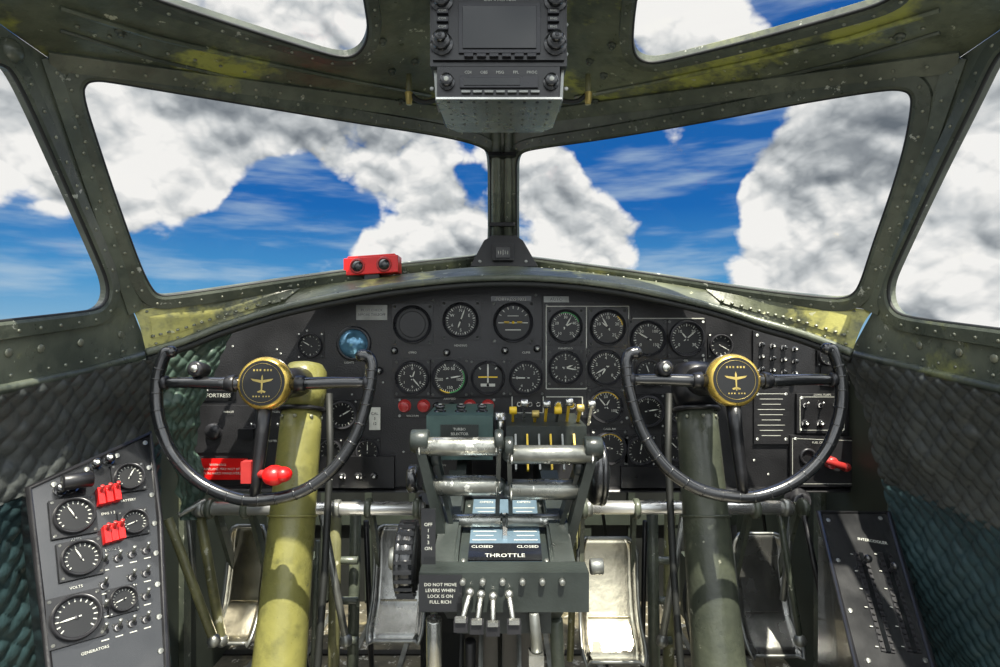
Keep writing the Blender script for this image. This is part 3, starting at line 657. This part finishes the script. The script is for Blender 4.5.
for i in range(4):
    for j in range(4):
        px,py=104+i*14,562+j*23-i*4
        if (i,j)in((1,1),(1,2),(2,2)): continue
        toggle(mb,pl.hit(px,py),nn,upv,M['alud'])
        mb.quad(pl.hit(px,py)+nn*.001-upv*.010,rtv*.004,upv*.0006,M['white'])
for l,t in (((76,587),'VOLTS'),((95,650),'GENERATORS'),((76,539),'AMPS'),((108,513),'ENG 1 2'),((112,549),'ENG 3 4'),((128,500),'BATTERY')): mb.text(t,pl.hit(*l)+nn*.0012,rtv,upv,.0045,M['white'])
for p in resample([pl.hit(a,b) for a,b in ((36,492),(146,442),(154,520),(163,700))],.04): screw(mb,p+nn*.001,nn,.0035)
mb.build('electrical_panel',.0008)
# ------------------------------------------------------------------ quilts
def quilt(rowsA,rowsB,m,nx=150,ny=110,s=.03,amp=.006,wr=.006):
    a=arc(rowsA,8); b=arc(rowsB,8); vs=[];fs=[]; LU=(a[0]-b[0]).length; LV=sum((p-q).length for p,q in zip(a,a[1:]))
    for j in range(ny+1):
        t=j/ny; p=samp(a,t); q=samp(b,t)
        p2=samp(a,min(1,t+.02)); p3=samp(a,max(0,t-.02)); nn=(q-p).cross(p2-p3).normalized()
        if nn.dot(CAM-p)<0: nn=-nn
        for i in range(nx+1):
            u=i/nx; x=p.lerp(q,u); U=u*LU; V=t*LV
            w=(abs(math.sin(math.pi*(U+V)/s/1.4))*abs(math.sin(math.pi*(U-V)/s/1.4)))**.4
            w2=noise.noise(x*9)*wr+noise.noise(x*28)*wr*.5+noise.noise(Vector((x.x*12,x.y*12,x.z*60)))*wr*.3
            vs.append(x+nn*(amp*w+w2))
    for j in range(ny):
        for i in range(nx): k=j*(nx+1)+i; fs.append((k,k+1,k+nx+2,k+nx+1))
    q_=MB(); q_.add(vs,fs,m,True); return q_
q=quilt([P(164,353,1.02),P(158,380,1.02),P(152,412,1.02),P(150,440,1.01)],[Vector((-.63,.30,H-.125)),Vector((-.645,.30,H-.17)),Vector((-.64,.30,H-.21)),Vector((-.62,.30,H-.25))],M['qdark'],230,80,.022,.0045,.008)
q.build('quilted_insulation_blanket',recalc=False)
q=quilt([P(160,440,1.04),P(158,540,1.04),P(170,640,1.04),P(175,740,1.04)],[Vector((-.62,.30,H-.24)),Vector((-.64,.30,H-.4)),Vector((-.63,.30,H-.6)),Vector((-.62,.3,H-.78))],M['qteal'],230,180,.020,.004,.006)
q.build('quilted_insulation_blanket.001',recalc=False)
q=quilt([P(843,353,1.04),P(856,395,1.03),P(872,440,1.01),P(886,482,.99)],[Vector((.63,.30,H-.125)),Vector((.645,.30,H-.17)),Vector((.64,.30,H-.23)),Vector((.63,.30,H-.28))],M['qdark'],230,100,.022,.0045,.009)
q.build('quilted_insulation_blanket.002',recalc=False)
q=quilt([P(884,476,1.0),P(896,540,.96),P(915,600,.93),P(938,667,.89),P(965,780,.82),P(980,900,.75)],[Vector((.625,.30,H-.26)),Vector((.64,.30,H-.37)),Vector((.63,.30,H-.5)),Vector((.62,.30,H-.6)),Vector((.6,.3,H-.7)),Vector((.58,.3,H-.78))],M['qteal'],240,210,.020,.0045,.007)
q.build('quilted_insulation_blanket.003',recalc=False)
q=quilt([P(158,345,1.06),P(156,400,1.06),P(163,450,1.08),P(178,520,1.1)],[P(236,328,1.15),P(212,372,1.15),P(194,440,1.16),P(204,520,1.17)],M['qgreen'],60,130,.022,.005,.020)
q.build('quilted_curtain',recalc=False)
# ------------------------------------------------------------------ right console
mb=MB()
tl=P(818,512,.97); tr2=P(888,512,.97); br=P(935,672,.80); bl=P(858,672,.80)
vs=[tl,tr2,br,bl]+[Vector((v.x,v.y,0)) for v in (tl,tr2,br,bl)]
mb.add(vs,[(0,1,2,3),(0,3,7,4),(3,2,6,7),(2,1,5,6),(1,0,4,5),(4,5,6,7)],M['bakelite'])
cpl=Pl(tl,tr2,bl); nn=cpl.n; upv=((tl+tr2)/2-(bl+br)/2).normalized(); rtv=upv.cross(nn).normalized()
mb.tube([tl+nn*.001,tr2+nn*.001,br+nn*.001,bl+nn*.001],.004,M['black2'],8,True)
for x0,x1 in ((860,888),(884,914)):
    a=cpl.hit(x0,553); b=cpl.hit(x1,652); mb.beam(a+nn*.001,b+nn*.001,.018,.002,M['bezel'],rtv); mb.beam(a+nn*.0025,b+nn*.0025,.006,.002,M['screen'],rtv)
    for i in range(16):
        c=a.lerp(b,(i+.5)/16); mb.obox(c+nn*.003-rtv*.0065,rtv*.002,upv*.001,nn*.0015,M['black2']); mb.obox(c+nn*.003+rtv*.0065,rtv*.002,upv*.001,nn*.0015,M['black2']); 
        if i%3==0: mb.quad(c+nn*.0025-rtv*.014,rtv*.002,upv*.0005,M['white'])
    c=a.lerp(b,.12 if x0==860 else .2); mb.cyl(c,c+nn*.016,.003,M['bezel']); mb.ball(c+nn*.018,.006,M['bakelite'],10)
mb.text('INTERCOOLER',cpl.hit(872,541)+nn*.0015,rtv,upv,.0065,M['white'])
for l in ((828,520),(880,518),(868,660),(925,660),(838,560),(850,610)): screw(mb,cpl.hit(*l)+nn*.001,nn,.0035)
mb.build('intercooler_console',.0012)
# ------------------------------------------------------------------ rudder gear
TD=1.13
mb=MB()
for a,b in (((194,508,TD),(425,508,TD)),((582,507,TD),(792,507,TD))):
    mb.cyl(P(*a),P(*b),.0125,M['chrome'],seg=20)
    for t in (.03,.62,.97): q=P(*a).lerp(P(*b),t); mb.cyl(q-RT*.007,q+RT*.007,.0165,M['alud'],seg=18)
mb.build('rudder_torque_tube',.001)
def pedal(name,x0,x1,y0,y1,d,m):
    mb=MB(); a=P(x0,y0,d); b=P(x1,y1,d); w=b.x-a.x; h=a.z-b.z; cx=(a.x+b.x)/2; vs=[];fs=[]; NX,NY=14,18
    for j in range(NY+1):
        t=j/NY
        ww=w/2*(1-(max(0,.16-t)/.16)**2*.22)*(1-.06*math.sin(math.pi*t))*(1-(max(0,t-.9)/.1)**2*.12)
        y=d+.03*math.cos(t*2.2)-.07*max(0,t-.72)**1.3*3
        for i in range(NX+1):
            u=i/NX*2-1; e=max(0,abs(u)-.86)/.14
            vs.append(Vector((cx+u*ww,y-.012*e,a.z-t*h)))
    for j in range(NY):
        for i in range(NX): k=j*(NX+1)+i; fs.append((k,k+1,k+NX+2,k+NX+1))
    mb.add(vs,fs,m,True)
    rimp=[vs[i] for i in range(NX+1)]+[vs[j*(NX+1)+NX] for j in range(1,NY+1)]+[vs[NY*(NX+1)+i] for i in range(NX-1,-1,-1)]+[vs[j*(NX+1)] for j in range(NY-1,0,-1)]
    mb.tube(rimp,.0035,M['alud'],6,True)
    tz=P(0,508,TD).z
    for s_ in (-1,1):
        x=cx+s_*w*.42; mb.beam(Vector((x,TD+.02,tz)),Vector((x,d+.035,a.z-h*.5)),.008,.02,M['beam']); mb.cyl(Vector((x-.006,TD,tz)),Vector((x+.006,TD,tz)),.019,M['beam'])
        mb.beam(Vector((x,d+.035,a.z-h*.5)),Vector((x,d+.02,b.z)),.008,.016,M['beam'])
    for t in (.75,): mb.beam(vs[int(t*NY)*(NX+1)+2]+Vector((0,-.002,0)),vs[int(t*NY)*(NX+1)+NX-2]+Vector((0,-.002,0)),.005,.003,m,Vector((0,0,1)))
    o=mb.build(name,recalc=False)
    sd=o.modifiers.new('thick','SOLIDIFY'); sd.thickness=.002
pedal('rudder_pedal',224,264,530,628,1.2,M['pedal']); pedal('rudder_pedal.001',372,426,530,626,1.2,M['pedal2'])
pedal('rudder_pedal.002',578,640,543,645,1.14,M['pedal']); pedal('rudder_pedal.003',736,790,538,640,1.2,M['pedal2'])
mb=MB()
def rod(a,b,r,m): mb.cyl(P(*a),P(*b),r,M[m],seg=12)
for l in (((168,518,1.08),(214,640,1.06),.008,'linkage'),((200,515,1.14),(222,640,1.12),.009,'linkage'),((188,515,1.15),(196,600,1.15),.005,'alud'),((178,515,1.10),(206,500,1.13),.005,'alud'),
 ((336,500,1.25),(333,700,1.2),.012,'linkage'),((356,500,1.28),(352,700,1.25),.012,'beam'),((322,512,1.13),(346,640,1.1),.007,'alud'),((318,540,1.2),(312,680,1.2),.005,'beam'),((366,520,1.3),(372,680,1.3),.006,'black2'),
 ((652,500,1.25),(655,700,1.2),.012,'beam'),((670,500,1.28),(668,700,1.25),.012,'linkage'),((684,512,1.13),(662,640,1.1),.007,'alud'),((645,520,1.2),(642,680,1.2),.005,'black2'),
 ((780,515,1.14),(800,640,1.12),.006,'beam'),((792,515,1.18),(783,600,1.18),.006,'alud'),((804,515,1.1),(826,620,1.05),.005,'black2'),((575,520,1.2),(570,660,1.2),.007,'linkage'),((430,520,1.2),(436,660,1.2),.007,'beam')):
    rod(*l)
for a in ((214,640,1.06),(222,640,1.12),(346,640,1.1),(662,640,1.1),(800,640,1.12)): mb.ball(P(*a),.012,M['alud'],12)
for y in (560,600,640):
    mb.cyl(P(330,y,1.24),P(358,y,1.24),.008,M['beam']); mb.cyl(P(650,y,1.24),P(672,y,1.24),.008,M['beam'])
for px in (300,420,600,690,760):
    mb.tube(arc([P(px,495,1.3),P(px+6,550,1.34),P(px-6,600,1.33),P(px+8,670,1.35)]),.004,M['seal'],6)
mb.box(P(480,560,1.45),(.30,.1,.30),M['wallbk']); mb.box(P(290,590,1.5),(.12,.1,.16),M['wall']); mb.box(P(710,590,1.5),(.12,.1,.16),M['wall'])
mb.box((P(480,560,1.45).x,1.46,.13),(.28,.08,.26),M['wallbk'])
mb.build('rudder_linkage',.0008)
# ------------------------------------------------------------------ sky
w=bpy.data.worlds.new('cloudy_sky'); bpy.context.scene.world=w; w.use_nodes=True; nt=w.node_tree; L=nt.links.new
for x in list(nt.nodes): nt.nodes.remove(x)
def nd(t,**k):
    x=nt.nodes.new(t)
    for a,b in k.items(): setattr(x,a,b)
    return x
def ma(op,a,b=None,c=None,clamp=False):
    x=nd('ShaderNodeMath',operation=op); x.use_clamp=clamp
    for i,v in enumerate((a,b,c)):
        if v is None: continue
        if isinstance(v,(int,float)): x.inputs[i].default_value=v
        else: L(v,x.inputs[i])
    return x.outputs[0]
def vm(op,a,b):
    x=nd('ShaderNodeVectorMath',operation=op)
    for i,v in enumerate((a,b)):
        if isinstance(v,(tuple,Vector)): x.inputs[i].default_value=tuple(v)
        else: L(v,x.inputs[i])
    return x
tc=nd('ShaderNodeTexCoord'); dr=tc.outputs['Generated']
def fbm(vec,s,d=8,r=.55):
    x=nd('ShaderNodeTexNoise'); x.inputs['Scale'].default_value=s; x.inputs['Detail'].default_value=d; x.inputs['Roughness'].default_value=r; L(vec,x.inputs['Vector']); return x
def billow(vec,octs=((9,1.0),(20,.42),(44,.2),(90,.1))):
    tot=None
    for s,a in octs:
        f=fbm(vec,s,0).outputs['Fac']; f=ma('ABSOLUTE',ma('SUBTRACT',f,.5)); f=ma('MULTIPLY',f,a*2)
        tot=f if tot is None else ma('ADD',tot,f)
    return tot
wn=fbm(dr,4,2); wv=vm('SUBTRACT',wn.outputs['Color'],(.5,.5,.5)).outputs[0]; wv2=vm('MULTIPLY',wv,(.20,.20,.16)).outputs[0]
wd=vm('ADD',dr,wv2).outputs[0]
st=vm('MULTIPLY',dr,(1,1,1.35)).outputs[0]
n1=fbm(st,5,7,.56).outputs['Fac']; n1s=fbm(st,3.6,2.5,.5).outputs['Fac']
b1=billow(st); b2=billow(vm('ADD',st,(.004,-.004,.020)).outputs[0],((9,1.0),(20,.42),(44,.2)))
n2s=fbm(vm('ADD',st,(.02,-.02,.08)).outputs[0],3.6,2.5,.5).outputs['Fac']
blobs=[(150,140,100,1),(120,215,60,.8),(190,215,40,.7),(240,150,65,.7),(345,140,50,.8),(430,165,50,.8),(455,235,42,1),(385,242,36,.9),(590,215,58,1.2),(540,190,40,.9),(850,170,90,1.1),(870,100,60,.8),(800,255,65,1),(850,240,60,.9),(10,130,80,.7),(960,240,130,1.1),(980,100,90,.9),(270,10,120,1.0),(700,20,70,.8),(310,260,18,.8),(60,215,22,.4),
 (300,205,55,-1),(250,262,60,-.9),(355,200,35,-.7),(400,205,25,-.5),(610,150,50,-.9),(690,195,60,-1),(40,262,60,-.9),(700,275,50,-.3),(800,10,50,-.4),(470,195,18,-.5)]
D_=ma('ADD',ma('MULTIPLY',ma('SUBTRACT',n1,.5),1.9),ma('MULTIPLY',ma('SUBTRACT',b1,.28),.7))
sep=nd('ShaderNodeSeparateXYZ'); L(dr,sep.inputs[0])
back=ma('MULTIPLY',ma('SUBTRACT',.35,sep.outputs['Y'],clamp=True),1.6)
D_=ma('ADD',ma('ADD',D_,-.20),back)
for px,py,r,wt in blobs:
    v=Vector((px-500,600,333-py)); cth=600/v.length; v.normalize(); rad=r/600*cth*math.sqrt(cth)
    dd=vm('DISTANCE',wd,v).outputs['Value']
    q=ma('MULTIPLY',dd,1/(rad*1.35)); q=ma('MULTIPLY',q,q); q=ma('SUBTRACT',1.0,q,clamp=True); D_=ma('MULTIPLY_ADD',q,wt*.8,D_)
def mr(v,a,b,c=0,d=1,sm=True):
    x=nd('ShaderNodeMapRange'); x.interpolation_type='SMOOTHSTEP' if sm else 'LINEAR'
    for i,k in enumerate((a,b,c,d)): x.inputs[i+1].default_value=k
    L(v,x.inputs[0]); return x.outputs[0]
alpha=mr(D_,-.04,.28)
lit=ma('ADD',ma('MULTIPLY',ma('SUBTRACT',b1,b2),.75),ma('MULTIPLY_ADD',ma('SUBTRACT',n1s,n2s),2.4,.70))
lit=ma('ADD',lit,ma('MULTIPLY',ma('SUBTRACT',b1,.28),.35))
lit=ma('SUBTRACT',lit,mr(D_,.45,1.5,0,.34))
def ramp(f,els):
    x=nd('ShaderNodeValToRGB'); cr=x.color_ramp
    while len(cr.elements)<len(els): cr.elements.new(.5)
    for e,(p,c) in zip(cr.elements,els): e.position=p; e.color=(*c,1)
    L(f,x.inputs[0]); return x.outputs[0]
cc=ramp(lit,[(0,lin((104,112,120))),(.3,lin((150,156,161))),(.55,lin((196,200,202))),(.85,lin((244,243,240)))])
blue=ramp(sep.outputs['Z'],[(0,lin((140,184,212))),(.08,lin((76,150,204))),(.2,lin((30,104,180))),(.6,lin((20,78,154)))])
st3=vm('MULTIPLY',dr,(1.5,1.5,9)).outputs[0]; hz=fbm(st3,3,4).outputs['Fac']; hz=mr(hz,.45,.75,0,.6)
mixh=nd('ShaderNodeMix',data_type='RGBA'); L(hz,mixh.inputs[0]); L(blue,mixh.inputs[6]); mixh.inputs[7].default_value=(*lin((190,208,220)),1)
mixc=nd('ShaderNodeMix',data_type='RGBA'); L(alpha,mixc.inputs[0]); L(mixh.outputs[2],mixc.inputs[6]); L(cc,mixc.inputs[7])
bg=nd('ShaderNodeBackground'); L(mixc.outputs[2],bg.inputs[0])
# sky overhead and around the sun boosted as added fill for the cockpit
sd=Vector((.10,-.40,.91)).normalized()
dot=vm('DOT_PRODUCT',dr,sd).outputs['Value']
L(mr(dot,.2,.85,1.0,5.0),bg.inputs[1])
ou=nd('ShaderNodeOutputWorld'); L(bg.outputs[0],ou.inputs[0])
ld=bpy.data.lights.new('sun','SUN'); ld.energy=11; ld.angle=.009; ld.color=(1,.95,.82)
lo=bpy.data.objects.new('sun',ld); bpy.context.scene.collection.objects.link(lo); lo.location=(1,-2,4); lo.rotation_euler=sd.to_track_quat('Z','Y').to_euler()
cd_=bpy.data.cameras.new('camera'); cd_.lens=21.6; cd_.sensor_width=36; cd_.clip_start=.01
co=bpy.data.objects.new('camera',cd_); bpy.context.scene.collection.objects.link(co); co.location=CAM; co.rotation_euler=(math.pi/2,0,0)
sc=bpy.context.scene; sc.camera=co
sc.view_settings.view_transform='Standard'; sc.view_settings.look='None'; sc.view_settings.exposure=0.0
